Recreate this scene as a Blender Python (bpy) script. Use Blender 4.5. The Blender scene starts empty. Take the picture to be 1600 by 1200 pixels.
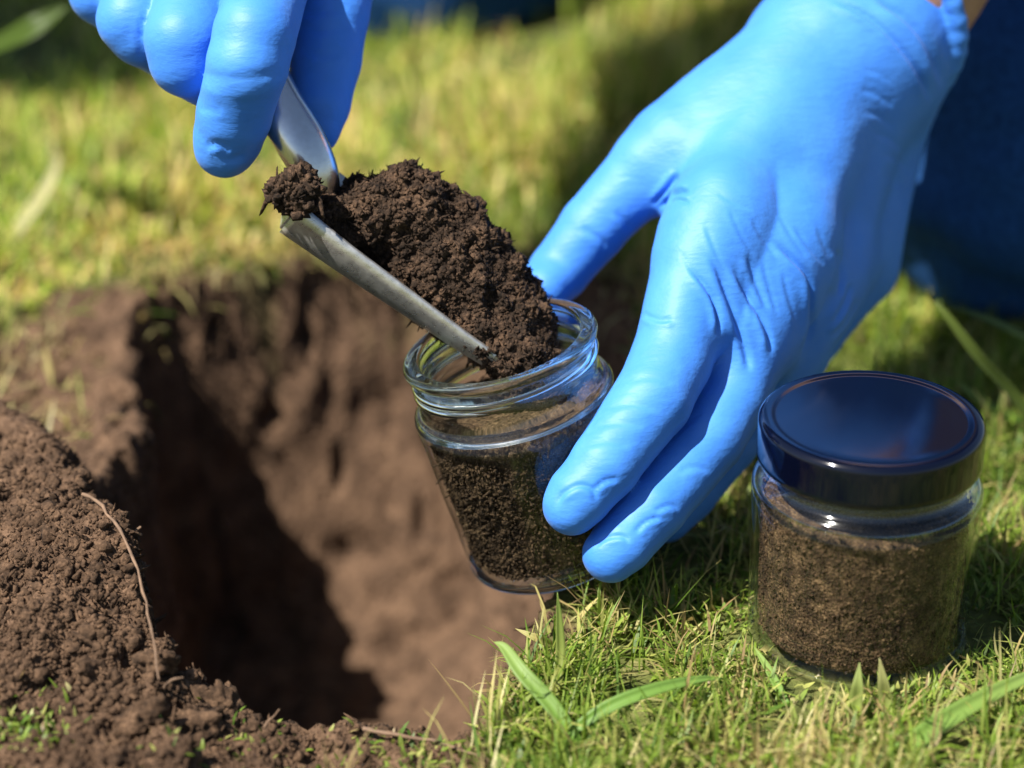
import bpy, math, random
import numpy as np
from mathutils import Vector, Matrix

# ------------------------------------------------------------------ camera, light, exposure
sc = bpy.context.scene
COL = sc.collection
H, PITCH, FPX = 0.400, math.radians(26.0), 3778.0          # camera height, pitch, focal length in pixels of a 1600 wide frame
cam_d = bpy.data.cameras.new('camera')
cam = bpy.data.objects.new('camera', cam_d); COL.objects.link(cam)
cam.location = (0, 0, H); cam.rotation_euler = (math.pi/2 - PITCH, 0, 0)
cam_d.sensor_width = 36.0; cam_d.lens = 36.0*FPX/1600.0
cam_d.clip_start = 0.01; cam_d.clip_end = 500
cam_d.dof.use_dof = True; cam_d.dof.focus_distance = 0.738; cam_d.dof.aperture_fstop = 5.0
cam_d.dof.aperture_blades = 9
sc.camera = cam

SUN_EL, SUN_AZ = math.radians(57), math.radians(60)         # azimuth measured to the left of the direction back to the camera
S = Vector((-math.cos(SUN_EL)*math.sin(SUN_AZ), -math.cos(SUN_EL)*math.cos(SUN_AZ), math.sin(SUN_EL)))
sun_d = bpy.data.lights.new('sun', 'SUN'); sun_d.energy = 5.0; sun_d.angle = math.radians(0.53); sun_d.color = (1.0, 0.95, 0.87)
sun = bpy.data.objects.new('sun', sun_d); COL.objects.link(sun)
sun.rotation_euler = S.to_track_quat('Z', 'Y').to_euler()
sun.location = (-2, -1, 4)

world = bpy.data.worlds.new('World'); sc.world = world; world.use_nodes = True
wn = world.node_tree; bg = wn.nodes['Background']
sky = wn.nodes.new('ShaderNodeTexSky'); sky.sky_type = 'NISHITA'; sky.sun_disc = False
sky.sun_elevation = SUN_EL; sky.sun_rotation = math.atan2(S.x, S.y) % (2*math.pi)
wn.links.new(sky.outputs[0], bg.inputs[0]); bg.inputs[1].default_value = 0.055
sc.view_settings.view_transform = 'Standard'; sc.view_settings.look = 'None'
sc.view_settings.exposure = 1.25; sc.view_settings.gamma = 1.0; sc.view_settings.use_curve_mapping = False
cy = sc.cycles
cy.use_denoising = True; cy.max_bounces = 12; cy.transmission_bounces = 10; cy.transparent_max_bounces = 24
cy.diffuse_bounces = 4; cy.glossy_bounces = 5; cy.sample_clamp_indirect = 4.0

# ------------------------------------------------------------------ helpers
CP, SP = math.cos(PITCH), math.sin(PITCH)
RIGHT, UP, FWD = np.array([1., 0, 0]), np.array([0, SP, CP]), np.array([0, CP, -SP])
CAM = np.array([0, 0, H])
def P(px, py, D):                       # a point measured in the photograph (1600 x 1200) at a distance along the view axis
    return CAM + D*(FWD + (px-800)/FPX*RIGHT + (600-py)/FPX*UP)
def G(px, py, z=0.0):                   # where the sight line meets the level z
    d = FWD + (px-800)/FPX*RIGHT + (600-py)/FPX*UP
    return CAM + d*((z-H)/d[2])
def to_px(v):
    r = np.asarray(v)-CAM; D = r@FWD
    return 800+FPX*(r@RIGHT)/D, 600-FPX*(r@UP)/D
rng = np.random.default_rng(7)
random.seed(7)

def tag(o, label=None, cat=None, group=None, kind=None):
    if label: o['label'] = label
    if cat: o['category'] = cat
    if group: o['group'] = group
    if kind: o['kind'] = kind
    return o
def link(name, me, mat=None, parent=None, smooth=True):
    o = bpy.data.objects.new(name, me); COL.objects.link(o)
    if mat is not None: me.materials.append(mat)
    if parent is not None: o.parent = parent
    if smooth: me.polygons.foreach_set('use_smooth', np.ones(len(me.polygons), bool))
    return o
def empty(name, loc=(0, 0, 0)):
    o = bpy.data.objects.new(name, None); COL.objects.link(o); o.location = loc; o.empty_display_size = 0.02
    return o
def raw_mesh(name, V, F, colors=None):
    """V (n,3); F (m,k) all the same size."""
    me = bpy.data.meshes.new(name)
    V = np.ascontiguousarray(V, np.float32); F = np.ascontiguousarray(F, np.int32)
    m, k = F.shape
    me.vertices.add(len(V)); me.vertices.foreach_set('co', V.ravel())
    me.loops.add(m*k); me.loops.foreach_set('vertex_index', F.ravel())
    me.polygons.add(m); me.polygons.foreach_set('loop_start', np.arange(0, m*k, k, dtype=np.int32))
    me.update(calc_edges=True)
    if colors is not None:
        a = me.color_attributes.new('Col', 'FLOAT_COLOR', 'POINT')
        c = np.ones((len(V), 4), np.float32); c[:, :3] = colors
        a.data.foreach_set('color', c.ravel())
    return me

# value noise
_perm = np.random.default_rng(3).random((64, 64, 64)).astype(np.float32)
def vnoise(p):
    p = np.asarray(p, np.float32); i = np.floor(p).astype(np.int32); f = p-i; f = f*f*(3-2*f)
    x0, y0, z0 = (i[..., 0] & 63), (i[..., 1] & 63), (i[..., 2] & 63)
    x1, y1, z1 = (x0+1) & 63, (y0+1) & 63, (z0+1) & 63
    fx, fy, fz = f[..., 0], f[..., 1], f[..., 2]
    a = _perm[x0, y0, z0]*(1-fx)+_perm[x1, y0, z0]*fx
    b = _perm[x0, y1, z0]*(1-fx)+_perm[x1, y1, z0]*fx
    c = _perm[x0, y0, z1]*(1-fx)+_perm[x1, y0, z1]*fx
    d = _perm[x0, y1, z1]*(1-fx)+_perm[x1, y1, z1]*fx
    return ((a*(1-fy)+b*fy)*(1-fz)+(c*(1-fy)+d*fy)*fz)*2-1
def fbm(p, octv=4, gain=0.5):
    s = 0; a = 1.0; p = np.asarray(p, np.float32)
    for k in range(octv):
        s = s+a*vnoise(p+17.3*k); p = p*2.03; a *= gain
    return s

# signed distance fields on a grid, meshed by surface nets
class Field:
    def __init__(s, lo, hi, h):
        s.h = h; s.lo = np.array(lo, np.float32)
        s.n = np.ceil((np.array(hi)-s.lo)/h).astype(int)+1
        s.F = np.full(s.n, 0.03, np.float32)
    def box(s, lo, hi):
        a = np.clip(np.floor((np.array(lo)-s.lo)/s.h).astype(int), 0, s.n-1)
        b = np.clip(np.ceil((np.array(hi)-s.lo)/s.h).astype(int)+1, 1, s.n)
        sl = tuple(slice(a[i], b[i]) for i in range(3))
        ax = [s.lo[i]+s.h*np.arange(a[i], b[i], dtype=np.float32) for i in range(3)]
        return sl, np.meshgrid(*ax, indexing='ij', sparse=True)
    def put(s, sl, d, k):
        f = s.F[sl]
        if k > 0:
            q = np.maximum(k-np.abs(f-d), 0)/k
            s.F[sl] = np.minimum(f, d)-q*q*k*0.25
        else: s.F[sl] = np.minimum(f, d)
    def cone(s, a, b, ra, rb, k=0.0, m=0.012):
        a = np.array(a, np.float32); b = np.array(b, np.float32); R = max(ra, rb)+m+k
        sl, (X, Y, Z) = s.box(np.minimum(a, b)-R, np.maximum(a, b)+R)
        if 0 in s.F[sl].shape: return
        ba = b-a; L2 = float(ba@ba)+1e-12
        t = np.clip(((X-a[0])*ba[0]+(Y-a[1])*ba[1]+(Z-a[2])*ba[2])/L2, 0, 1)
        d = np.sqrt((X-a[0]-t*ba[0])**2+(Y-a[1]-t*ba[1])**2+(Z-a[2]-t*ba[2])**2)-(ra+(rb-ra)*t)
        s.put(sl, d, k)
    def ell(s, c, M, r, k=0.0, m=0.012):
        """ellipsoid: M rows are the axes, r the radii."""
        c = np.array(c, np.float32); R = max(r)+m+k
        sl, (X, Y, Z) = s.box(c-R, c+R)
        if 0 in s.F[sl].shape: return
        X, Y, Z = X-c[0], Y-c[1], Z-c[2]
        q = [(M[i][0]*X+M[i][1]*Y+M[i][2]*Z) for i in range(3)]
        k0 = np.sqrt((q[0]/r[0])**2+(q[1]/r[1])**2+(q[2]/r[2])**2)
        k1 = np.sqrt((q[0]/r[0]**2)**2+(q[1]/r[1]**2)**2+(q[2]/r[2]**2)**2)+1e-9
        s.put(sl, k0*(k0-1)/k1, k)
    def cut(s, c, n):                      # remove everything on the n side of the plane through c
        n = np.array(n)/np.linalg.norm(n)
        sl, (X, Y, Z) = s.box(s.lo, s.lo+s.h*s.n)
        s.F = np.maximum(s.F, ((X-c[0])*n[0]+(Y-c[1])*n[1]+(Z-c[2])*n[2]).astype(np.float32))
    def mesh(s):
        F = s.F; n = F.shape
        ins = F < 0
        c8 = [(i, j, k) for i in (0, 1) for j in (0, 1) for k in (0, 1)]
        cnt = np.zeros((n[0]-1, n[1]-1, n[2]-1), np.int8)
        for i, j, k in c8: cnt += ins[i:n[0]-1+i, j:n[1]-1+j, k:n[2]-1+k]
        mix = (cnt > 0) & (cnt < 8); I = np.argwhere(mix)
        idx = np.full(mix.shape, -1, np.int32); idx[mix] = np.arange(len(I))
        v = {c: F[I[:, 0]+c[0], I[:, 1]+c[1], I[:, 2]+c[2]] for c in c8}
        acc = np.zeros((len(I), 3), np.float32); w = np.zeros(len(I), np.float32)
        for c in c8:
            for ax in range(3):
                if c[ax]: continue
                e = list(c); e[ax] = 1; e = tuple(e)
                m = (v[c] < 0) != (v[e] < 0)
                t = np.where(m, v[c]/np.where(m, v[c]-v[e], 1), 0)
                pt = np.array(c, np.float32)[None, :].repeat(len(I), 0); pt[:, ax] += t
                acc += pt*m[:, None]; w += m
        V = s.lo+s.h*(I+acc/np.maximum(w, 1)[:, None])
        quads = []
        for ax in range(3):
            u, w2 = [(1, 2), (2, 0), (0, 1)][ax]
            sl0 = [slice(0, n[0]-1), slice(0, n[1]-1), slice(0, n[2]-1)]
            A = [slice(None)]*3; A[ax] = slice(0, n[ax]-1)
            B = [slice(None)]*3; B[ax] = slice(1, n[ax])
            ch = ins[tuple(A)] != ins[tuple(B)]
            E = np.argwhere(ch)
            ok = (E[:, u] > 0) & (E[:, w2] > 0) & (E[:, u] < n[u]-1) & (E[:, w2] < n[w2]-1); E = E[ok]
            def cell(du, dw):
                q = E.copy(); q[:, u] -= du; q[:, w2] -= dw
                return idx[q[:, 0], q[:, 1], q[:, 2]]
            Q = np.stack([cell(1, 1), cell(0, 1), cell(0, 0), cell(1, 0)], 1)
            flip = ~ins[E[:, 0], E[:, 1], E[:, 2]]
            Q[flip] = Q[flip][:, ::-1]
            quads.append(Q)
        Q = np.concatenate(quads); Q = Q[(Q >= 0).all(1)]
        return V.astype(np.float32), Q
def vnormals(V, Q):
    d = np.cross(V[Q[:, 2]]-V[Q[:, 0]], V[Q[:, 3]]-V[Q[:, 1]]) if Q.shape[1] == 4 else np.cross(V[Q[:, 1]]-V[Q[:, 0]], V[Q[:, 2]]-V[Q[:, 0]])
    N = np.zeros_like(V)
    for k in range(Q.shape[1]):
        for a in range(3): N[:, a] += np.bincount(Q[:, k], d[:, a], len(V))
    return N/np.maximum(np.linalg.norm(N, axis=1, keepdims=True), 1e-12)
def relax(V, Q, it=2, lam=0.5):
    for _ in range(it):
        A = np.zeros_like(V); c = np.zeros(len(V), np.float32)
        for i in range(4):
            j = (i+1) % 4
            for a in range(3):
                A[:, a] += np.bincount(Q[:, i], V[Q[:, j], a], len(V)); A[:, a] += np.bincount(Q[:, j], V[Q[:, i], a], len(V))
            c += np.bincount(Q[:, i], minlength=len(V)); c += np.bincount(Q[:, j], minlength=len(V))
        V = V+lam*(A/np.maximum(c, 1)[:, None]-V)
    return V
def polydist(x, y, pts, closed=False):
    """distance, parameter index and fraction of the nearest spot of a 2-D polyline."""
    pts = np.asarray(pts, float); n = len(pts)
    best = np.full(np.shape(x), 1e9); bi = np.zeros(np.shape(x), int); bt = np.zeros(np.shape(x))
    for i in range(n if closed else n-1):
        a = pts[i]; b = pts[(i+1) % n]; d = b-a; L = d@d+1e-15
        t = np.clip(((x-a[0])*d[0]+(y-a[1])*d[1])/L, 0, 1)
        q = np.hypot(x-a[0]-t*d[0], y-a[1]-t*d[1])
        m = q < best; best = np.where(m, q, best); bi = np.where(m, i, bi); bt = np.where(m, t, bt)
    return best, bi, bt
def inside(x, y, pts):
    r = np.zeros(np.shape(x), bool); n = len(pts)
    for i in range(n):
        x0, y0 = pts[i][:2]; x1, y1 = pts[(i+1) % n][:2]
        if y0 == y1: continue
        c = ((y0 > y) != (y1 > y)) & (x < (x1-x0)*(y-y0)/(y1-y0)+x0); r ^= c
    return r
def sstep(a, b, x):
    t = np.clip((x-a)/(b-a), 0, 1); return t*t*(3-2*t)

# ------------------------------------------------------------------ materials
def mat(name):
    m = bpy.data.materials.new(name); m.use_nodes = True
    nt = m.node_tree; b = nt.nodes['Principled BSDF']
    def N(t, **kw):
        n = nt.nodes.new(t)
        for k, v in kw.items():
            if k.startswith('i_'): n.inputs[k[2:].replace('_', ' ')].default_value = v
            else: setattr(n, k, v)
        return n
    return m, nt, b, N, nt.links.new
def ramp(N, stops):
    r = N('ShaderNodeValToRGB'); e = r.color_ramp.elements
    while len(e) < len(stops): e.new(0.5)
    for el, (p, c) in zip(e, stops): el.position = p; el.color = (*c, 1)
    return r

def soil_material(name, dark, mid, light, scale=900.0, rough=0.95, bump=0.6, dist=0.0012):
    m, nt, b, N, L = mat(name)
    tc = N('ShaderNodeTexCoord')
    n1 = N('ShaderNodeTexNoise', i_Scale=scale, i_Detail=4.0, i_Roughness=0.65)
    n2 = N('ShaderNodeTexNoise', i_Scale=scale*0.16, i_Detail=3.0)
    vo = N('ShaderNodeTexVoronoi', i_Scale=scale*0.7)
    for n in (n1, n2, vo): L(tc.outputs['Object'], n.inputs['Vector'])
    mx = N('ShaderNodeMath', operation='MULTIPLY_ADD'); mx.inputs[1].default_value = 0.45
    L(n2.outputs[0], mx.inputs[0]); 
    m2 = N('ShaderNodeMath', operation='MULTIPLY'); m2.inputs[1].default_value = 0.6
    L(n1.outputs[0], m2.inputs[0]); L(m2.outputs[0], mx.inputs[2])
    r = ramp(N, [(0.36, dark), (0.52, mid), (0.70, light)])
    L(mx.outputs[0], r.inputs[0]); L(r.outputs[0], b.inputs['Base Color'])
    ad = N('ShaderNodeMath', operation='ADD'); L(n1.outputs[0], ad.inputs[0]); L(vo.outputs['Distance'], ad.inputs[1])
    bp = N('ShaderNodeBump', i_Strength=bump, i_Distance=dist); L(ad.outputs[0], bp.inputs['Height']); L(bp.outputs[0], b.inputs['Normal'])
    b.inputs['Roughness'].default_value = rough; b.inputs['Specular IOR Level'].default_value = 0.2
    return m, nt, b, N, L, r

M_SOIL = soil_material('soil', (0.018, 0.0105, 0.006), (0.060, 0.035, 0.020), (0.140, 0.083, 0.048), 700)[0]
M_SOIL_DARK = soil_material('dark_soil', (0.006, 0.004, 0.0025), (0.030, 0.018, 0.011), (0.115, 0.068, 0.040), 800)[0]
M_SOIL_JAR = soil_material('jar_soil', (0.016, 0.010, 0.005), (0.052, 0.032, 0.017), (0.150, 0.096, 0.050), 900, bump=0.9)[0]
M_SOIL_FINE = soil_material('fine_soil', (0.008, 0.005, 0.003), (0.050, 0.029, 0.015), (0.210, 0.130, 0.066), 1500, bump=0.8, dist=.0007)[0]

def glove_material():
    m, nt, b, N, L = mat('blue_nitrile')
    tc = N('ShaderNodeTexCoord')
    n1 = N('ShaderNodeTexNoise', i_Scale=60.0, i_Detail=3.0)
    L(tc.outputs['Object'], n1.inputs['Vector'])
    r = ramp(N, [(0.3, (0.038, 0.182, 0.62)), (0.7, (0.052, 0.216, 0.68))])
    L(n1.outputs[0], r.inputs[0]); L(r.outputs[0], b.inputs['Base Color'])
    mp = N('ShaderNodeMapping'); mp.inputs['Scale'].default_value = (1.0, 3.2, 3.2); mp.inputs['Rotation'].default_value = (0.3, 0.9, 0.4)
    L(tc.outputs['Object'], mp.inputs['Vector'])
    n2 = N('ShaderNodeTexNoise', i_Scale=150.0, i_Detail=4.0, i_Roughness=0.55); L(mp.outputs[0], n2.inputs['Vector'])
    n3 = N('ShaderNodeTexNoise', i_Scale=2400.0, i_Detail=2.0); L(tc.outputs['Object'], n3.inputs['Vector'])
    a = N('ShaderNodeMath', operation='MULTIPLY_ADD'); a.inputs[1].default_value = 0.12
    L(n3.outputs[0], a.inputs[0]); L(n2.outputs[0], a.inputs[2])
    bp = N('ShaderNodeBump', i_Strength=0.22, i_Distance=0.0012); L(a.outputs[0], bp.inputs['Height']); L(bp.outputs[0], b.inputs['Normal'])
    b.inputs['Roughness'].default_value = 0.54
    b.inputs['Specular IOR Level'].default_value = 0.36
    b.inputs['Sheen Weight'].default_value = 0.06; b.inputs['Sheen Roughness'].default_value = 0.4
    return m
M_GLOVE = glove_material()

def simple(name, col, rough=0.5, metal=0.0, spec=0.5, noise=None, bump=None):
    m, nt, b, N, L = mat(name)
    b.inputs['Roughness'].default_value = rough; b.inputs['Metallic'].default_value = metal; b.inputs['Specular IOR Level'].default_value = spec
    tc = N('ShaderNodeTexCoord')
    sc_, amt = noise or (80.0, 0.25)
    n = N('ShaderNodeTexNoise', i_Scale=sc_, i_Detail=5.0, i_Roughness=0.6); L(tc.outputs['Object'], n.inputs['Vector'])
    c = np.array(col); r = ramp(N, [(0.3, tuple(c*(1-amt))), (0.7, tuple(np.minimum(c*(1+amt), 1)))])
    L(n.outputs[0], r.inputs[0]); L(r.outputs[0], b.inputs['Base Color'])
    if bump:
        n2 = N('ShaderNodeTexNoise', i_Scale=bump[0], i_Detail=3.0); L(tc.outputs['Object'], n2.inputs['Vector'])
        bp = N('ShaderNodeBump', i_Strength=bump[1], i_Distance=bump[2]); L(n2.outputs[0], bp.inputs['Height']); L(bp.outputs[0], b.inputs['Normal'])
    return m
M_SKIN = simple('skin', (0.42, 0.22, 0.15), 0.5, noise=(120.0, 0.12), bump=(900.0, 0.2, 0.0005))
M_JEANS = simple('denim', (0.013, 0.052, 0.160), 0.9, spec=0.08, noise=(400.0, 0.35), bump=(1500.0, 0.5, 0.0008))
M_JACKET = simple('dark_cloth', (0.008, 0.022, 0.075), 0.9, spec=0.2, noise=(300.0, 0.3), bump=(900.0, 0.4, 0.001))
M_HAIR = simple('hair', (0.02, 0.012, 0.008), 0.5, noise=(300.0, 0.4))
M_BOOT = simple('boot_leather', (0.02, 0.014, 0.010), 0.55)
M_LID = simple('black_lacquer', (0.0010, 0.0018, 0.0075), 0.09, spec=0.5, noise=(20.0, 0.1))  # faint navy in the black paints in a blue reflection
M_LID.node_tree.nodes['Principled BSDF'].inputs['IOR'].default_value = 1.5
M_ROOT = simple('dry_root', (0.14, 0.085, 0.050), 0.8, noise=(300.0, 0.35))
def steel():
    m, nt, b, N, L = mat('brushed_steel')
    tc = N('ShaderNodeTexCoord')
    n = N('ShaderNodeTexNoise', i_Scale=260.0, i_Detail=5.0, i_Roughness=0.7); L(tc.outputs['Object'], n.inputs['Vector'])
    r = ramp(N, [(0.35, (0.40, 0.39, 0.36)), (0.65, (0.58, 0.57, 0.54))]); L(n.outputs[0], r.inputs[0]); L(r.outputs[0], b.inputs['Base Color'])
    r2 = ramp(N, [(0.3, (0.22,)*3), (0.75, (0.42,)*3)]); L(n.outputs[0], r2.inputs[0]); L(r2.outputs[0], b.inputs['Roughness'])
    n2 = N('ShaderNodeTexNoise', i_Scale=1800.0, i_Detail=2.0); L(tc.outputs['Object'], n2.inputs['Vector'])
    bp = N('ShaderNodeBump', i_Strength=0.12, i_Distance=0.0004); L(n2.outputs[0], bp.inputs['Height']); L(bp.outputs[0], b.inputs['Normal'])
    b.inputs['Metallic'].default_value = 0.75
    return m
M_STEEL = steel()
M_NECK = simple('polished_steel', (.62, .61, .60), .24, 1.0, noise=(500.0, .06), bump=(1200.0, .08, .0003))

def wall_glass():
    """thin jar wall: clear straight through, Fresnel mirror on top, greenish where the sight line runs along the wall."""
    m, nt, b, N, L = mat('jar_glass'); nt.nodes.remove(b); out = nt.nodes['Material Output']
    lw = N('ShaderNodeLayerWeight'); lw.inputs['Blend'].default_value = 0.5
    r = ramp(N, [(0.0, (0.99, 0.992, 0.99)), (0.72, (0.95, 0.965, 0.955)), (0.93, (0.86, 0.90, 0.87)), (1.0, (0.55, 0.62, 0.58))]); L(lw.outputs['Facing'], r.inputs[0])
    tr = N('ShaderNodeBsdfTransparent'); L(r.outputs[0], tr.inputs[0])
    gl = N('ShaderNodeBsdfGlossy'); gl.inputs['Roughness'].default_value = 0.03; gl.inputs['Color'].default_value = (1, 1, 1, 1)
    pw = N('ShaderNodeMath', operation='POWER'); pw.inputs[1].default_value = 5.0; L(lw.outputs['Facing'], pw.inputs[0])
    fr = N('ShaderNodeMath', operation='MULTIPLY_ADD'); fr.inputs[1].default_value = 0.85; fr.inputs[2].default_value = 0.018; L(pw.outputs[0], fr.inputs[0])
    mx = N('ShaderNodeMixShader'); L(fr.outputs[0], mx.inputs[0]); L(tr.outputs[0], mx.inputs[1]); L(gl.outputs[0], mx.inputs[2])
    L(mx.outputs[0], out.inputs['Surface'])
    return m
def thick_glass():
    m, nt, b, N, L = mat('thick_glass'); nt.nodes.remove(b); out = nt.nodes['Material Output']
    g = N('ShaderNodeBsdfGlass'); g.inputs['IOR'].default_value = 1.48; g.inputs['Roughness'].default_value = 0.0; g.inputs['Color'].default_value = (0.97, 0.99, 0.98, 1)
    tr = N('ShaderNodeBsdfTransparent'); tr.inputs[0].default_value = (0.97, 0.985, 0.98, 1)
    mx = N('ShaderNodeMixShader'); mx.inputs[0].default_value = 0.06
    L(g.outputs[0], mx.inputs[1]); L(tr.outputs[0], mx.inputs[2]); L(mx.outputs[0], out.inputs['Surface'])
    return m
M_WALLGLASS, M_THICKGLASS = wall_glass(), thick_glass()

def grass_material(name='grass_blade'):
    m, nt, b, N, L = mat(name); out = nt.nodes['Material Output']
    at = N('ShaderNodeVertexColor', layer_name='Col')
    L(at.outputs[0], b.inputs['Base Color']); b.inputs['Roughness'].default_value = 0.5; b.inputs['Specular IOR Level'].default_value = 0.35
    tl = N('ShaderNodeBsdfTranslucent')
    hs = N('ShaderNodeHueSaturation'); hs.inputs['Value'].default_value = 1.35; hs.inputs['Saturation'].default_value = 1.1
    L(at.outputs[0], hs.inputs['Color']); L(hs.outputs[0], tl.inputs[0])
    mx = N('ShaderNodeMixShader'); mx.inputs[0].default_value = 0.38
    L(b.outputs[0], mx.inputs[1]); L(tl.outputs[0], mx.inputs[2]); L(mx.outputs[0], out.inputs['Surface'])
    return m
M_GRASS = grass_material()
def neck_glass():
    m, nt, b, N, L = mat('neck_glass'); nt.nodes.remove(b); out = nt.nodes['Material Output']
    lw = N('ShaderNodeLayerWeight'); lw.inputs['Blend'].default_value = 0.5
    pw = N('ShaderNodeMath', operation='POWER'); pw.inputs[1].default_value = 3.0; L(lw.outputs['Facing'], pw.inputs[0])
    fr = N('ShaderNodeMath', operation='MULTIPLY_ADD'); fr.inputs[1].default_value = 0.8; fr.inputs[2].default_value = 0.05; L(pw.outputs[0], fr.inputs[0])
    tr = N('ShaderNodeBsdfTransparent'); tr.inputs[0].default_value = (0.97, 0.985, 0.98, 1)
    gl = N('ShaderNodeBsdfGlossy'); gl.inputs['Roughness'].default_value = 0.08
    mx = N('ShaderNodeMixShader'); L(fr.outputs[0], mx.inputs[0]); L(tr.outputs[0], mx.inputs[1]); L(gl.outputs[0], mx.inputs[2])
    L(mx.outputs[0], out.inputs['Surface']); return m
M_NECKGLASS = neck_glass()

# ------------------------------------------------------------------ the ground with the dug hole
def g2(px, py, z=0.0): return tuple(G(px, py, z)[:2])
LEFT_RIM = [(-.149, .877), (-.144, .83), (-.137, .785), (-.143, .73), (-.134, .678), (-.121, .650), (-.112, .625), (-.104, .602)]
RIM = [g2(*p) for p in [(330, 1108), (430, 1120), (570, 1136), (700, 1140), (760, 1085), (805, 1020), (850, 940), (930, 840), (990, 700), (1005, 580),
       (985, 490), (900, 445), (760, 424), (620, 420), (500, 428), (380, 446), (275, 468)]]
WID = [.022]*4+[.035, .05, .07, .10, .105, .11, .11, .105, .10, .095, .08, .065, .035]
RIM = RIM+LEFT_RIM; WID = WID+[.022]*len(LEFT_RIM)
CREST = [(-.30, .775), (-.215, .752), g2(0, 640, .03), g2(60, 692, .03), g2(130, 785, .03), g2(185, 850, .03), g2(215, 930, .026), g2(245, 1040, .016)]
SOILZONE = [g2(*p) for p in [(-300, 550), (0, 500), (140, 460), (300, 432), (500, 415), (700, 410), (900, 425), (1010, 470), (1040, 560), (1015, 700), (950, 830),
            (880, 925), (838, 1005), (792, 1110), (745, 1185), (690, 1260), (300, 1300), (-300, 1330)]]
WID = np.array(WID)
def height(x, y, fine=True):
    d, i, t = polydist(x, y, RIM, True); ins = inside(x, y, RIM)
    w = WID[i]*(1-t)+WID[(i+1) % len(WID)]*t
    p3 = np.stack([x, y, np.zeros_like(x)], -1)
    wob = 0.004*fbm(p3*40, 2)
    u = np.clip((np.where(ins, d, -d)+wob)/w, 0, 1)
    z = -0.146*(1-(1-u)**2.2)
    dc, ic, tc_ = polydist(x, y, CREST)
    cr = np.array(CREST); e = cr[np.minimum(ic+1, len(cr)-1)]-cr[ic]; sg = e[..., 0]*(y-cr[ic][..., 1])-e[..., 1]*(x-cr[ic][..., 0])
    side = np.exp(-(dc/np.where(sg > 0, 0.014, 0.095))**2)
    amp = np.interp(ic+tc_, np.arange(len(CREST)), [.0, .02, .032, .034, .034, .034, .030, .014])
    z = z+amp*side*(1-u)
    # lowered earthy bank behind the heap
    bank = np.exp(-(((x+.185)/.05)**2+((y-.815)/.05)**2))
    z = z-0.016*bank*(1-u)
    sz = inside(x, y, SOILZONE)
    # raised broken turf lip round the far side of the hole
    lip = np.exp(-((np.where(ins, 0, d))/0.02)**2)*(1-u)*sstep(.70, .85, y)
    z = z+0.004*lip
    z = z+0.0025*fbm(p3*9, 3)*(1-u)
    return z
def soilmask(x, y):
    d, _, _ = polydist(x, y, SOILZONE, True); s = np.where(inside(x, y, SOILZONE), d, -d)
    p3 = np.stack([x, y, np.zeros_like(x)], -1)
    return np.clip(0.5+(s+0.012*fbm(p3*60, 3))/0.02, 0, 1)

def axis_coords(lo, hi, step, far):
    core = np.arange(lo, hi+step/2, step)
    g = step*1.0; a = []; p = 0
    while p < far:
        g *= 1.22; p += g; a.append(p)
    a = np.array(a)
    return np.concatenate([lo-a[::-1], core, hi+a])
gx = axis_coords(-.26, .16, .0019, 40.0); gy = axis_coords(.52, 1.0, .0019, 60.0)
GX, GY = np.meshgrid(gx, gy, indexing='ij')
GZ = height(GX, GY)
near = (GX > -.5) & (GX < .5) & (GY > .3) & (GY < 1.6)
GZ = np.where(near, GZ, 0.0)
V = np.stack([GX, GY, GZ], -1).reshape(-1, 3).astype(np.float32)
nx, ny = GX.shape
I = np.arange(nx*ny).reshape(nx, ny)
Q = np.stack([I[:-1, :-1], I[1:, :-1], I[1:, 1:], I[:-1, 1:]], -1).reshape(-1, 4)
N_ = vnormals(V, Q)
sm = soilmask(GX, GY).reshape(-1)
core = ((V[:, 0] > -.27) & (V[:, 0] < .17) & (V[:, 1] > .51) & (V[:, 1] < 1.01)).astype(np.float32)
holeness = sstep(0.012, 0.05, -V[:, 2])
rough_left = sstep(-.02, -.10, V[:, 0])
d1 = np.abs(fbm(V*70, 3)); d2 = fbm(V*230, 3); d3 = fbm(V*28+5, 2)
amp_s = (0.0026*d2*(1-.6*holeness)+0.0045*(0.35-d1)*(1-.55*holeness)+0.0035*d3*holeness)
# broken clods in the near left corner
cl = np.exp(-((V[:, 0]+.115)/.07)**2-((V[:, 1]-.575)/.05)**2)
amp_s = amp_s+cl*0.008*(0.30-np.abs(fbm(V*38+9, 2)))
V = V+N_*(amp_s*core*np.clip(sm, 0.15, 1))[:, None]
# spade marks, cavities and torn roots' holes in the cut wall
vpx, vpy = to_px(V); ND = np.zeros(len(V))
for x0, y0, sx, sy, dp in ((425, 655, 22, 20, 9), (478, 500, 9, 60, 6), (455, 590, 26, 16, 5), (345, 515, 30, 9, 6), (530, 730, 10, 30, 6), (660, 815, 12, 28, 6), (600, 640, 40, 60, 4), (700, 700, 30, 70, 3),
                           (560, 860, 40, 22, 4), (720, 930, 26, 40, 5), (640, 1000, 36, 24, 4), (790, 900, 20, 40, 4), (180, 640, 14, 26, 7), (215, 700, 12, 14, 6), (120, 600, 30, 8, 6), (160, 560, 26, 8, 5), (700, 560, 30, 24, 4)):
    e = ((vpx-x0)/sx)**2+((vpy-y0)/sy)**2; ND -= dp*1e-3*np.exp(-e)-.35*dp*1e-3*np.exp(-((np.sqrt(e)-1.7)/.6)**2)
ND += holeness*(.0022*(.3-np.abs(fbm(V*55+3, 3)))+.0009*fbm(V*200+1, 2))
V = V+N_*(ND*core)[:, None]
cc = np.stack([sm, sm*0, sm*0], 1)
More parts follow.
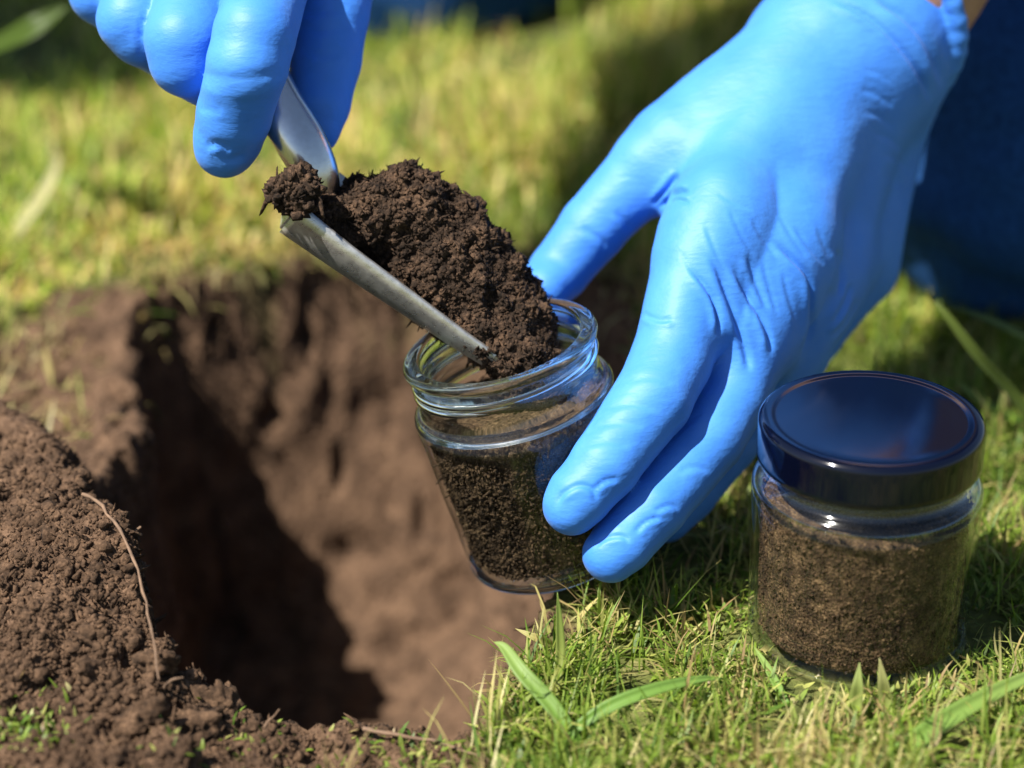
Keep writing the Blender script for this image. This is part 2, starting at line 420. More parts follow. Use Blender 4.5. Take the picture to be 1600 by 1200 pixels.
def ground_material():
    m, nt, b, N, L, r = soil_material('earth', (0.030, 0.0175, 0.010), (0.080, 0.047, 0.028), (0.155, 0.094, 0.056), 520, bump=0.7, dist=0.0016)
    at = N('ShaderNodeVertexColor', layer_name='Col'); sp = N('ShaderNodeSeparateColor'); L(at.outputs[0], sp.inputs[0])
    tc = N('ShaderNodeTexCoord'); n = N('ShaderNodeTexNoise', i_Scale=90.0, i_Detail=5.0); L(tc.outputs['Object'], n.inputs['Vector'])
    rg = ramp(N, [(0.35, (0.035, 0.045, 0.010)), (0.55, (0.09, 0.10, 0.025)), (0.72, (0.17, 0.15, 0.06))]); L(n.outputs[0], rg.inputs[0])
    mx = N('ShaderNodeMix', data_type='RGBA'); L(sp.outputs[0], mx.inputs[0]); L(rg.outputs[0], mx.inputs[6]); L(r.outputs[0], mx.inputs[7])
    L(mx.outputs[2], b.inputs['Base Color'])
    return m
o = link('ground', raw_mesh('ground', V, Q, cc), ground_material()); tag(o, kind='structure')
# ray height lookup on the finished ground
from mathutils.bvhtree import BVHTree
selq = core[Q].min(1) > 0.5
_bv = BVHTree.FromPolygons(V.tolist(), Q[selq].tolist())
def ground_z(x, y):
    h = _bv.ray_cast(Vector((x, y, 1)), Vector((0, 0, -1)))
    return h[0].z if h[0] is not None else 0.0

def surf(px, py, lift=0.001):
    d = P(px, py, 1.0)-CAM; d /= np.linalg.norm(d)
    h = _bv.ray_cast(Vector(CAM), Vector(d))
    return np.array(h[0])-d*lift if h[0] is not None else G(px, py)
# ------------------------------------------------------------------ soil crumbs
def ico(sub):
    import bmesh
    bm = bmesh.new(); bmesh.ops.create_icosphere(bm, subdivisions=sub, radius=1.0)
    v = np.array([w.co for w in bm.verts], np.float32); f = np.array([[w.index for w in q.verts] for q in bm.faces], np.int32); bm.free()
    return v, f
_ico1, _ico2 = ico(1), ico(2)
def crumb_mesh(name, pos, rad, sub=1, spiky=0.45, flat=0.8):
    bv, bf = _ico1 if sub == 1 else _ico2
    n = len(pos); nv = len(bv)
    var = []
    for k in range(8):
        dd = 1+spiky*fbm(bv*1.1+31*k, 2)
        var.append(bv*dd[:, None]*(np.array([2.6, .30, .30]) if k == 7 else np.array([1, .75+.3*rng.random(), flat]))[None, :])
    var = np.array(var)[rng.integers(0, 8, n)]
    q = rng.normal(size=(n, 4)); q /= np.linalg.norm(q, axis=1, keepdims=True); w, x, y, z = q.T
    R = np.stack([np.stack([1-2*(y*y+z*z), 2*(x*y-z*w), 2*(x*z+y*w)], -1), np.stack([2*(x*y+z*w), 1-2*(x*x+z*z), 2*(y*z-x*w)], -1),
                  np.stack([2*(x*z-y*w), 2*(y*z+x*w), 1-2*(x*x+y*y)], -1)], 1)
    Vv = np.einsum('nij,nvj->nvi', R, var)*np.asarray(rad)[:, None, None]+np.asarray(pos)[:, None, :]
    Ff = bf[None]+(np.arange(n)*nv)[:, None, None]
    return raw_mesh(name, Vv.reshape(-1, 3), Ff.reshape(-1, 3))

def surface_samples(V, Q, n, weight=None):
    A = np.linalg.norm(np.cross(V[Q[:, 2]]-V[Q[:, 0]], V[Q[:, 3]]-V[Q[:, 1]]), axis=1)
    if weight is not None: A = A*weight
    f = rng.choice(len(Q), n, p=A/A.sum()); u, v = rng.random((2, n, 1))
    q = Q[f]
    return (V[q[:, 0]]*(1-u)+V[q[:, 1]]*u)*(1-v)+(V[q[:, 3]]*(1-u)+V[q[:, 2]]*u)*v, f

FC = V[Q].mean(1); fs = sm[Q].mean(1)*(core[Q].min(1) > .5)
wt = fs*(0.03+1.0*sstep(.74, .66, FC[:, 1])*sstep(-.04, -.11, FC[:, 0])*sstep(-.02, -.004, FC[:, 2])
         +0.6*sstep(.70, .62, FC[:, 1])*sstep(-.02, -.004, FC[:, 2]))
pos, f = surface_samples(V, Q, 44000, wt)
rad = np.clip(rng.lognormal(math.log(.00050), .6, len(pos)), .0003, .0030)
o = link('loose_soil', crumb_mesh('loose_soil', pos, rad, 1, .75), M_SOIL, smooth=False); tag(o, kind='stuff', label='loose brown soil crumbs strewn over the heap and hole edge', cat='soil')

# bigger clods broken off along the near edge of the hole
clods = [(350, 1120, .0065), (300, 1150, .0085), (392, 1140, .0055), (250, 1112, .0060), (215, 1170, .0085), (150, 1120, .0050)]
for k, (px, py, r) in enumerate(clods):
    g = G(px, py); F = np.array(_ico2[0]); 
    import bmesh
    bm = bmesh.new(); bmesh.ops.create_icosphere(bm, subdivisions=4, radius=1.0)
    v = np.array([w.co for w in bm.verts], np.float32); ff = np.array([[w.index for w in q.verts] for q in bm.faces], np.int32); bm.free()
    dd = 1+.45*fbm(v*1.6+k*7, 3)+.16*fbm(v*6+k, 2)+.09*fbm(v*15+k, 2)
    v = v*dd[:, None]*np.array([1.25, .9, .62])*r
    o = link('soil_clod', raw_mesh('soil_clod', v, ff), M_SOIL)
    o.location = (g[0], g[1], ground_z(g[0], g[1])+r*.05); o.rotation_euler = (rng.random(), rng.random(), rng.random()*6)
    tag(o, 'rounded brown soil clod broken loose at the near left edge of the hole', 'soil clod', 'clods at the near left edge of the hole')

# ------------------------------------------------------------------ grass
def blades(name, pos, length, width, az, lean, curl, color, nseg=3, tipcol=None):
    n = len(pos)
    t = np.linspace(0, 1, nseg+1)
    d = np.stack([np.cos(az), np.sin(az), np.zeros(n)], 1); side = np.stack([-np.sin(az), np.cos(az), np.zeros(n)], 1)
    p = pos.copy(); rows = []; cols = []
    ang = lean
    for k in range(nseg+1):
        wk = width*(1-t[k]**2.2)*(0.75 if k == 0 else 1.0)
        if k < nseg: rows += [p-side*wk[:, None]/2, p+side*wk[:, None]/2]
        else: rows += [p]
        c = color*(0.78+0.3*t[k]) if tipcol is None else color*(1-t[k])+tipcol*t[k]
        cols += [c]*(2 if k < nseg else 1)
        a = ang+curl*t[k]
        p = p+(d*np.sin(a)[:, None]+np.array([0, 0, 1])*np.cos(a)[:, None])*(length/nseg)[:, None]
    Vv = np.stack(rows, 1); Cc = np.stack(cols, 1); nv = Vv.shape[1]
    tri = []
    for k in range(nseg-1): tri += [[2*k, 2*k+1, 2*k+3], [2*k, 2*k+3, 2*k+2]]
    tri += [[2*nseg-2, 2*nseg-1, 2*nseg]]
    Ff = np.array(tri)[None]+(np.arange(n)*nv)[:, None, None]
    return raw_mesh(name, Vv.reshape(-1, 3), Ff.reshape(-1, 3), Cc.reshape(-1, 3))
GREENS = np.array([[.12, .19, .022], [.16, .23, .03], [.21, .27, .05], [.07, .13, .016], [.29, .30, .085]])
DRY = np.array([[.36, .31, .12], [.30, .23, .10], [.42, .38, .17], [.24, .17, .08]])
def bladecol(n, pdry):
    g = GREENS[rng.integers(0, len(GREENS), n)]; d = DRY[rng.integers(0, len(DRY), n)]
    c = np.where((rng.random(n) < pdry)[:, None], d, g)
    return c*(0.8+.4*rng.random((n, 1)))
def zof(p): return np.array([ground_z(a, b) for a, b in p[:, :2]])

# near lawn (in focus): a low tangle
n = 95000
x = rng.uniform(-.06, .36, n); y = .50+.52*rng.random(n)**1.25
m_ = soilmask(x, y); keep = rng.random(n) < (1-m_)**1.5
pp = fbm(np.stack([x, y, 0*x], 1)*55, 2); keep &= rng.random(n) < np.clip(.80+1.5*pp, .10, 1)
x, y = x[keep], y[keep]; n = len(x); pos = np.stack([x, y, 0*x], 1); pos[:, 2] = zof(pos)+.005*rng.random(n)**2
edge = sstep(0.0, .5, soilmask(x, y))
pd = np.clip(.13+.35*edge+.25*fbm(pos*30+3, 2), 0.03, .8)
keep = np.hypot(x-.1068, y-.6405) > .0338; x, y, pos, edge, pd = x[keep], y[keep], pos[keep], edge[keep], pd[keep]; n = len(x)
low = rng.random(n) < .60
L_ = np.where(low, rng.uniform(.005, .012, n), rng.uniform(.009, .026, n))
L_ *= np.clip((np.hypot(x-.1068, y-.6405)-.028)/.034, .36, 1)
wet = rng.random(n) < .5
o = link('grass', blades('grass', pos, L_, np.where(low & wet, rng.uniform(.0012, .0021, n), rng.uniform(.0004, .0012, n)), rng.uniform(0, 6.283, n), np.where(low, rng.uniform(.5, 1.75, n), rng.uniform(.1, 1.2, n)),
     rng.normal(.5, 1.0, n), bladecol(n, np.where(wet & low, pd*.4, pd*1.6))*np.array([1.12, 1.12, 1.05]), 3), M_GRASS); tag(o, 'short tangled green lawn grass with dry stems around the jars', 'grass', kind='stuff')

# lawn beyond the hole: longer tufts
n = 90000
x = rng.uniform(-.62, .55, n); y = .86+1.1*rng.random(n)**1.35
m_ = soilmask(x, y); keep = rng.random(n) < (1-m_)
pp = fbm(np.stack([x, y, 0*x], 1)*26+7, 3); keep &= rng.random(n) < np.clip(.75+1.1*pp, .1, 1)
x, y = x[keep], y[keep]; n = len(x); pos = np.stack([x, y, 0*x], 1); pos[:, 2] = zof(pos)
edge = sstep(.12, .0, polydist(x, y, SOILZONE, True)[0]-.0)
pd = np.clip(.11+.5*edge+.40*fbm(pos*9+3, 3), .03, .85)
L_ = rng.uniform(.012, .036, n)*(1-.45*edge)*(1+.5*fbm(pos*14, 2))
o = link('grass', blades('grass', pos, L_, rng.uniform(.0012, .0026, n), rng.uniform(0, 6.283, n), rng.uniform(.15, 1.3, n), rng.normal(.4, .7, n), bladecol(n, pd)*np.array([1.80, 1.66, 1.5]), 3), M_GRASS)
tag(o, 'longer yellow green lawn grass growing beyond the hole', 'grass', kind='stuff')

# scattered moss and grass shoots on the bare soil in front
pts = []
for (px, py, s, c) in [(20, 1190, .007, 150), (70, 1190, .006, 60), (350, 1145, .006, 30), (410, 1130, .005, 24), (300, 1195, .010, 30), (430, 1185, .012, 40), (560, 1195, .012, 30), (665, 1180, .012, 180),
                       (640, 1150, .012, 60)]:
    g = G(px, py); q = rng.normal(size=(c, 2))*s; pts.append(np.stack([g[0]+q[:, 0], g[1]+q[:, 1], 0*q[:, 0]], 1))
pos = np.concatenate(pts); 
keep = ~inside(pos[:, 0], pos[:, 1], RIM); pos = pos[keep]; n = len(pos); pos[:, 2] = zof(pos)
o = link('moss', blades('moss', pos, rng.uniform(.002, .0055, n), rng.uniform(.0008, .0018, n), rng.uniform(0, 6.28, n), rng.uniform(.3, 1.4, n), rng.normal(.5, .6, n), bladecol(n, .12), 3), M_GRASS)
tag(o, 'small green moss shoots on the bare soil before the hole', 'moss', kind='stuff')

# dry rootlets hanging from the cut edge and left bank
pts = rng.uniform(0, 1, (330, 2)); x = -.26+.10*pts[:, 0]; y = .76+.13*pts[:, 1]
keep = ~inside(x, y, RIM); pos = np.stack([x, y, 0*x], 1)[keep]; n = len(pos); pos[:, 2] = zof(pos)
o = link('dry_grass', blades('dry_grass', pos, rng.uniform(.008, .026, n), rng.uniform(.0008, .002, n), rng.uniform(0, 6.28, n), rng.uniform(.4, 1.5, n), rng.normal(.6, .6, n),
     bladecol(n, .85), 3), M_GRASS); tag(o, 'dry straw coloured grass bits on the earthy bank left of the hole', 'dry grass', kind='stuff')

n = 3600
x = rng.uniform(-.15, .10, n); y = rng.uniform(.87, .99, n); dr = polydist(x, y, RIM, True)[0]
keep = ~inside(x, y, RIM) & (rng.random(n) < np.exp(-dr/.022)); pos = np.stack([x, y, 0*x], 1)[keep]; n = len(pos); pos[:, 2] = zof(pos)
o = link('dry_grass', blades('dry_grass', pos, rng.uniform(.010, .026, n), rng.uniform(.0010, .0022, n), rng.uniform(3.6, 5.8, n), rng.uniform(.2, 1.4, n), rng.normal(.9, .6, n),
     bladecol(n, .8)*.85, 3), M_GRASS); tag(o, 'dry brown grass fringe hanging over the far edge of the hole', 'dry grass', kind='stuff')

# single wide blades that stand out
def smooth_curve(pts, n):
    pts = np.asarray(pts, float); m = len(pts)
    q = np.vstack([2*pts[0]-pts[1], pts, 2*pts[-1]-pts[-2]]); out = []
    for s in np.linspace(0, m-1, n):
        i = min(int(s), m-2); t = s-i; a, b, c, d = q[i:i+4]
        out.append(.5*((2*b)+(-a+c)*t+(2*a-5*b+4*c-d)*t*t+(-a+3*b-3*c+d)*t**3))
    return np.array(out)
def wide_blade(pts, w, label, face=(0, -.6, .8), base=(.12, .23, .03), tip=(.22, .30, .08), fold=.25, taper0=.7):
    p = smooth_curve(pts, 18); T = np.gradient(p, axis=0); T /= np.linalg.norm(T, axis=1, keepdims=True)
    sd = np.cross(T, np.array(face, float)); sd /= np.linalg.norm(sd, axis=1, keepdims=True); nn = np.cross(sd, T)
    rows = []; cols = []
    for k, t in enumerate(np.linspace(0, 1, 18)):
        wk = w*min(1, taper0+t*1.5)*max(0.03, (1-max(0, (t-.35)/.65)**1.8))
        for s in (-1, -.5, 0, .5, 1):
            rows.append(p[k]+sd[k]*s*wk/2+nn[k]*(abs(s)-.5)*wk*fold)
            c = (np.array(base)*(1-t)+np.array(tip)*t)*(1.12 if s == 0 else 1.0)
            cols.append(c)
    F = [[5*k+j, 5*k+j+1, 5*k+j+6, 5*k+j+5] for k in range(17) for j in range(4)]
    o = link('grass_blade', raw_mesh('grass_blade', np.array(rows), np.array(F), np.array(cols)), M_GRASS)
    md = o.modifiers.new('thickness', 'SOLIDIFY'); md.thickness = .00018; md.offset = 0
    tag(o, label, 'grass blade', 'wide grass blades among the lawn')
wide_blade([G(905, 1165, .002), G(860, 1100, .010), G(815, 1050, .016), G(788, 1012, .019), G(772, 1003, .019)], .0048, 'wide green grass blade leaning left over the soil edge below the open jar')
wide_blade([G(885, 1150, .003), G(950, 1105, .010), G(1020, 1078, .013), G(1090, 1062, .012), G(1135, 1060, .009)], .0040, 'long arched grass blade bending right towards the closed jar', tip=(.16, .27, .06))
wide_blade([G(866, 1095, .001), G(875, 1030, .010), G(874, 975, .020), G(871, 925, .030)], .0030, 'thin upright grass blade standing right under the tilted jar', face=(.2, -1, .2), base=(.22, .24, .05), tip=(.2, .28, .06))
wide_blade([G(868, 1010, .003), G(840, 998, .008), G(805, 982, .010)], .0028, 'short yellowish grass blade poking left over the hole edge', base=(.28, .27, .07), tip=(.36, .32, .12))
wide_blade([G(1338, 1130, .001), G(1340, 1100, .007), G(1342, 1070, .014), G(1343, 1035, .020)], .0048, 'left one of two upright blades before the closed jar', face=(-.7, -.8, .3), base=(.28, .36, .08), tip=(.26, .30, .10), fold=.45)
wide_blade([G(1392, 1125, .001), G(1388, 1095, .007), G(1382, 1065, .014), G(1374, 1028, .021)], .0050, 'right one of two upright blades before the closed jar', face=(-.7, -.8, .3), base=(.30, .38, .09), tip=(.34, .32, .14), fold=.45)
wide_blade([G(1370, 1205, .003), G(1440, 1150, .009), G(1510, 1105, .013), G(1600, 1060, .015), G(1650, 1040, .014)], .0058, 'broad soft green blade slanting up right of the closed jar base')
wide_blade([G(1230, 1100, .002), G(1200, 1045, .006), G(1178, 1010, .008)], .0026, 'small narrow blade lying against the left foot of the closed jar')
wide_blade([G(1640, 690, .004), G(1585, 620, .022), G(1530, 560, .04), G(1480, 495, .055), G(1447, 455, .062)], .0050, 'long dark green stem rising left in front of the kneeling leg', base=(.09, .13, .02), tip=(.09, .12, .02))
wide_blade([G(1680, 560, .010), G(1600, 525, .030), G(1540, 498, .040), G(1475, 475, .045)], .0040, 'upper dim green blade in front of the kneeling leg', base=(.07, .12, .03), tip=(.07, .11, .03))
wide_blade([G(1600, 660, .003), G(1540, 632, .010), G(1490, 590, .018)], .0034, 'blurred green blade just behind the closed jar lid')
wide_blade([G(12, 380, .002), G(50, 330, .012), G(80, 280, .022), G(98, 225, .035)], .0060, 'pale dry blurred blade at the far left of the lawn', base=(.34, .33, .14), tip=(.45, .42, .2))
wide_blade([G(-45, 92, .075), G(38, 52, .095), G(108, 8, .105)], .0130, 'broad dark green leaf in the far top left corner', base=(.05, .085, .008), tip=(.05, .085, .008))

# dry roots lying on the soil
def strand(pts, r, label, n=24):
    p = smooth_curve(pts, n); T = np.gradient(p, axis=0); T /= np.linalg.norm(T, axis=1, keepdims=True)
    a = np.cross(T, [0.3, .2, 1.0]); a /= np.linalg.norm(a, axis=1, keepdims=True); b = np.cross(T, a)
    p = p+.0006*np.stack([fbm(p*180+k*9.1, 2) for k in range(3)], 1); rr = r*(1-.55*np.linspace(0, 1, n))*(1+.22*np.sin(np.arange(n)*2.1))
    V = np.concatenate([p[k]+rr[k]*(np.cos(t)*a[k]+np.sin(t)*b[k])[None] for k in range(n) for t in np.arange(6)*math.pi/3])
    F = [[6*k+j, 6*k+(j+1) % 6, 6*k+6+(j+1) % 6, 6*k+6+j] for k in range(n-1) for j in range(6)]
    o = link('dry_root', raw_mesh('dry_root', V, np.array(F)), M_ROOT); tag(o, label, 'root', 'dry roots at the hole edge')
def gz(px, py, dz=0.0, z0=0.0):
    z = z0
    for _ in range(6):
        q = G(px, py, z); z = ground_z(q[0], q[1])+dz
    return q
_a, _b = surf(118, 775, .002), surf(238, 1075, .002)
_da, _db = (_a-CAM)@FWD, (_b-CAM)@FWD
strand([P(x_, y_, _da+(_db-_da)*t_-.004-.008*math.sin(math.pi*t_)) for x_, y_, t_ in ((128, 770, 0), (158, 790, .12), (192, 836, .28), (217, 900, .48), (234, 965, .70), (246, 1032, .92), (250, 1062, 1))], .00062, 'long dry root hanging down the hole side of the soil heap')
strand([surf(565, 1140, .004), surf(620, 1148, .005), surf(670, 1158, .005), surf(735, 1176, .003), surf(770, 1190, .001)], .0007, 'pale dry stem lying across the near edge of the hole')
strand([G(415, 1135, .003), G(425, 1120, .006), G(438, 1108, .009)], .0005, 'tiny dry root tip sticking up at the near hole edge')
strand([P(186, 850, _da-.003), P(205, 836, _da-.004), P(221, 826, _da-.004)], .0008, 'small root stub beside the long hanging root')
strand([surf(258, 1076, .001), P(270, 1062, _db-.002), P(285, 1056, _db-.001)], .0006, 'short curled root at the left corner of the hole')

# ------------------------------------------------------------------ jars
def lathe(name, prof, n=128, closed=True, mat_=None, parent=None, bend=None):
    prof = np.asarray(prof, float); m = len(prof); th = np.linspace(0, 2*np.pi, n, endpoint=False)
    V = np.stack([prof[:, 0][:, None]*np.cos(th), prof[:, 0][:, None]*np.sin(th), np.repeat(prof[:, 1][:, None], n, 1)], -1)
    if bend is not None: V = bend(V, th)
    I = np.arange(m*n).reshape(m, n); J = np.roll(I, -1, 1)
    F = []
    rng_ = range(m) if closed else range(m-1)
    for k in rng_:
        k2 = (k+1) % m
        F.append(np.stack([I[k], J[k], J[k2], I[k2]], 1))
    return link(name, raw_mesh(name, V.reshape(-1, 3), np.concatenate(F)), mat_, parent)
def arc(cx, cz, r, a0, a1, n=6):
    return [(cx+r*math.cos(math.radians(a)), cz+r*math.sin(math.radians(a))) for a in np.linspace(a0, a1, n)]

def make_jar(root, R0, R1, zs, rn, ztop, lidded=False):
    """R0 base radius, R1 shoulder radius, zs top of the straight wall, rn neck radius."""
    w = .0019
    rb = .0045
    # wall from the base curve to the shoulder: thin closed shell
    outer = [(R0+(R1-R0)*t, rb+(zs-.003-rb)*t) for t in np.linspace(0, 1, 10)]
    inner = [(a-w, b) for a, b in outer[::-1]]
    lathe('wall', outer+inner, mat_=M_WALLGLASS, parent=root)
    # thick base with rounded heel
    base = [(0.00002, .0012), (R0*.72, .0010), (R0*.80, .0)]+arc(R0-rb, rb, rb, -80, 0, 8)+[(R0-w, rb), (R0-w-.0022, rb-.0012), (R0*.55, .0030), (0.00002, .0028)]
    lathe('base', base, closed=False, mat_=M_NECKGLASS if lidded else M_THICKGLASS, parent=root)
    # shoulder, neck and lip
    sh = arc(R1-.0032, zs-.0032, .0032, 4, 80, 7)
    oc = sh+[(rn+.0006, zs+.0006), (rn, zs+.0016), (rn, ztop-.0035)]+arc(rn+.0003, ztop-.0018, .0019, -60, 90, 9)
    ic = arc(rn-.0019, ztop-.0012, .0012, 90, 180, 5)+[(rn-.0031, ztop-.004), (rn-.0031, zs+.0015), (rn-.0024, zs-.0006), (R1-.0048, zs-.0028), (R1-w-.0003, zs-.0040)]
    lathe('neck', oc+ic, mat_=M_NECKGLASS if lidded else M_THICKGLASS, parent=root)
    if True:                           # two raised thread turns, each part of the way round
        for z0, a0, a1 in ((ztop-.0074, 0.2, 4.2), (ztop-.0074, 3.5, 7.2), (ztop-.0112, 1.4, 5.6)) if not lidded else ((zs+.0040, .5, 4.0), (zs+.0040, 3.4, 7.4)):
            n = 60; rows = []; th = np.linspace(a0, a1, n)
            for k, t in enumerate(th):
                s = min(1, k/7, (n-1-k)/7); s = max(.02, math.sin(s*math.pi/2))
                z = z0+.0026*(t-a0)/(a1-a0)-.0013
                for q in np.linspace(0, 2*math.pi, 10, endpoint=False):
                    rr = rn-.0002+.0013*s*math.cos(q); zz = z+.0011*s*math.sin(q)
                    rows.append((rr*math.cos(t), rr*math.sin(t), zz))
            F = [[10*k+j, 10*k+(j+1) % 10, 10*k+10+(j+1) % 10, 10*k+10+j] for k in range(n-1) for j in range(10)]
            F += [[10*e+a for a in q] for e in (0, n-1) for q in ([0, 1, 2, 3], [0, 3, 4, 5], [0, 5, 6, 7], [0, 7, 8, 9])]
            link('thread', raw_mesh('thread', np.array(rows), np.array(F)), M_NECKGLASS if lidded else M_THICKGLASS, root)

def jar_soil(name, R0, R1, z0, z1, zs, rough, m, seed, inset=.0024, crumbs=None, w_in=.0021):
    """soil filling: side follows the wall, top lumpy."""
    n = 260; k1 = 90; k2 = 36
    th = np.linspace(0, 2*np.pi, n, endpoint=False)
    rows = []
    for k in range(k1):
        z = z0+(z1-z0)*k/(k1-1); r = (R0+(R1-R0)*z/zs)-inset
        if k < 6: r -= .0018*(1-k/6)**2
        if k > k1-6: r -= .0020*((k-k1+6)/6)**2
        rows.append(np.stack([r*np.cos(th), r*np.sin(th), np.full(n, z)], 1))
    rt = rows[-1][0, 0]
    for k in range(1, k2):
        r = rt*(1-k/(k2-1))+1e-5; rows.append(np.stack([r*np.cos(th), r*np.sin(th), np.full(n, z1+.0004*k**.5)], 1))
    V = np.concatenate(rows); 
    d = fbm(V*260+seed, 3)*rough+fbm(V*900+seed, 2)*rough*.55
    rr = np.hypot(V[:, 0], V[:, 1])+1e-9; top = np.repeat(np.arange(len(rows)) >= k1-4, n)
    side_d = np.minimum(d, rough*.25)
    V2 = V.copy(); V2[:, :2] *= np.where(top, 1, 1+side_d/rr)[:, None]; V2[:, 2] += np.where(top, d*1.6, 0)
    m_ = len(rows); I = np.arange(m_*n).reshape(m_, n); J = np.roll(I, -1, 1)
    F = np.concatenate([np.stack([I[k], J[k], J[k+1], I[k+1]], 1) for k in range(m_-1)])
    if crumbs:
        nc, cr = crumbs
        a = rng.uniform(0, 2*np.pi, nc); zz = z0+.001+(z1-z0+.0005)*rng.random(nc); rad = np.clip(rng.lognormal(math.log(cr), .65, nc), cr*.4, cr*4.0)
        r = (R0+(R1-R0)*zz/zs)-w_in-rad*.75
        cm = crumb_mesh(name, np.stack([r*np.cos(a), r*np.sin(a), zz], 1), rad, 1, .7)
        nt_ = nc//3; a = rng.uniform(0, 2*np.pi, nt_); r = rt*np.sqrt(rng.random(nt_))*.97
        cm2 = crumb_mesh(name, np.stack([r*np.cos(a), r*np.sin(a), np.full(nt_, z1+.0006)], 1), np.clip(rng.lognormal(math.log(cr), .5, nt_), cr*.4, cr*2.6), 1, .7)
        vs = [V2]; fs_ = [np.concatenate([F[:, :3], F[:, [0, 2, 3]]])]; off = len(V2)
        for c_ in (cm, cm2):
            v_ = np.empty(len(c_.vertices)*3, np.float32); c_.vertices.foreach_get('co', v_); f_ = np.empty(len(c_.loops), np.int32); c_.loops.foreach_get('vertex_index', f_)
            vs.append(v_.reshape(-1, 3)); fs_.append(f_.reshape(-1, 3)+off); off += len(v_)//3; bpy.data.meshes.remove(c_)
        return link(name, raw_mesh(name, np.concatenate(vs), np.concatenate(fs_)), m, smooth=False)
    return link(name, raw_mesh(name, V2, F), m)

# closed jar on the grass
JX, JY = .1068, .6405
jar2 = empty('glass_jar', (JX, JY, .0))
tag(jar2, 'closed glass jar with black lid standing on the grass at right', 'jar', 'glass sample jars')
make_jar(jar2, .0338, .0346, .0575, .0305, .0725, True)
lid_p = [(.00002, .0764)]+[(r, .0764) for r in np.linspace(.003, .0280, 9)]+[(.0287, .07645), (.0294, .0767), (.0303, .0768)]+arc(.0314, .0746, .0022, 84, 0, 12)+[(.0336, .0715), (.0336, .0655), (.0336, .0640), (.0332, .0634), (.0324, .0637), (.0320, .0720), (.0300, .0738), (.00002, .0738)]
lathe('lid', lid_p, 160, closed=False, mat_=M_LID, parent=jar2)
s2 = jar_soil('soil_sample', .0338, .0346, .0048, .0505, .0575, .0003, M_SOIL_FINE, 4.0, .0035, (5000, .00026), .0030); s2.location = jar2.location
tag(s2, 'fine light brown soil filling the closed jar under the black lid', 'soil')

# open jar, tilted, held over the edge of the hole
B1 = P(868, 864, .785); M1 = P(779, 534, .752)
ax = (M1-B1); JH = np.linalg.norm(ax); ax /= JH
jar1 = empty('glass_jar', B1); jar1.rotation_mode = 'QUATERNION'
jar1.rotation_quaternion = Vector((0, 0, 1)).rotation_difference(Vector(ax)) @ Matrix.Rotation(math.radians(-62), 3, 'Z').to_quaternion()
tag(jar1, 'open tilted glass jar half filled with soil, held at the hole edge', 'jar', 'glass sample jars')
ZT = JH; make_jar(jar1, .0278, .0322, ZT-.0170, .0290, ZT)
s1 = jar_soil('soil_sample', .0278, .0322, .0052, ZT-.0245, ZT-.0170, .0012, M_SOIL_JAR, 11.0, .0029, (7000, .00042))
s1.location = jar1.location; s1.rotation_mode = 'QUATERNION'; s1.rotation_quaternion = jar1.rotation_quaternion
tag(s1, 'dark crumbly soil filling the open tilted jar', 'soil')

# ------------------------------------------------------------------ trowel with soil
A0, A1 = P(469, 322, .738), P(876, 628, .752)           # near rim, back to tip
AX = (A1-A0); BL = np.linalg.norm(AX); AX /= BL
LAT = np.array([.25, .96, -.10]); LAT -= AX*(LAT@AX); LAT /= np.linalg.norm(LAT)
NRM = np.cross(AX, LAT); NRM = NRM if NRM[2] > 0 else -NRM
def blade_pt(t, s):                                      # t along, s across -1..1 (near rim is s=-1)
    W = .040; tip = np.sqrt(np.clip(1-((t-.62)/.38)**2, 0, 1)) if t > .62 else 1.0
    hw = W/2*(0.92+.08*min(1, t/.2))*(0.30+.70*tip)
    c = A0+AX*BL*t+LAT*W/2
    dep = .0152*(0.55+.45*tip)*(1-.50*t)
    return c+LAT*hw*s-NRM*dep*(1-abs(s)**5)
NT, NS = 48, 28
rows = [blade_pt(t, s) for t in np.linspace(0, 1, NT) for s in np.linspace(-1, 1, NS)]
F = [[NS*k+j, NS*k+j+1, NS*k+NS+j+1, NS*k+NS+j] for k in range(NT-1) for j in range(NS-1)]
trowel = empty('trowel', A0+LAT*.02)
tag(trowel, 'steel hand trowel scoop carrying soil into the open jar', 'trowel')
def under(o, root): o.parent = root; o.matrix_parent_inverse = Matrix.Translation(-root.location); return o
o = under(link('blade', raw_mesh('blade', np.array(rows), np.array(F)), M_STEEL), trowel)
md = o.modifiers.new('thickness', 'SOLIDIFY'); md.thickness = .0013; md.offset = 1
# back plate closing the scoop
rows = []
for k, q in enumerate(np.linspace(0, 1, 6)):
    for s in np.linspace(-1, 1, NS):
        b = blade_pt(0, s); top = A0+LAT*.02+LAT*.0184*s
        rows.append(b*(1-q*.55)+top*q*.55-AX*.004*math.sin(q*math.pi/2)*(1-s*s))
F = [[NS*k+j, NS*k+j+1, NS*k+NS+j+1, NS*k+NS+j] for k in range(5) for j in range(NS-1)]
o = under(link('back_plate', raw_mesh('back_plate', np.array(rows), np.array(F)), M_STEEL), trowel)
md = o.modifiers.new('thickness', 'SOLIDIFY'); md.thickness = .0013; md.offset = 0
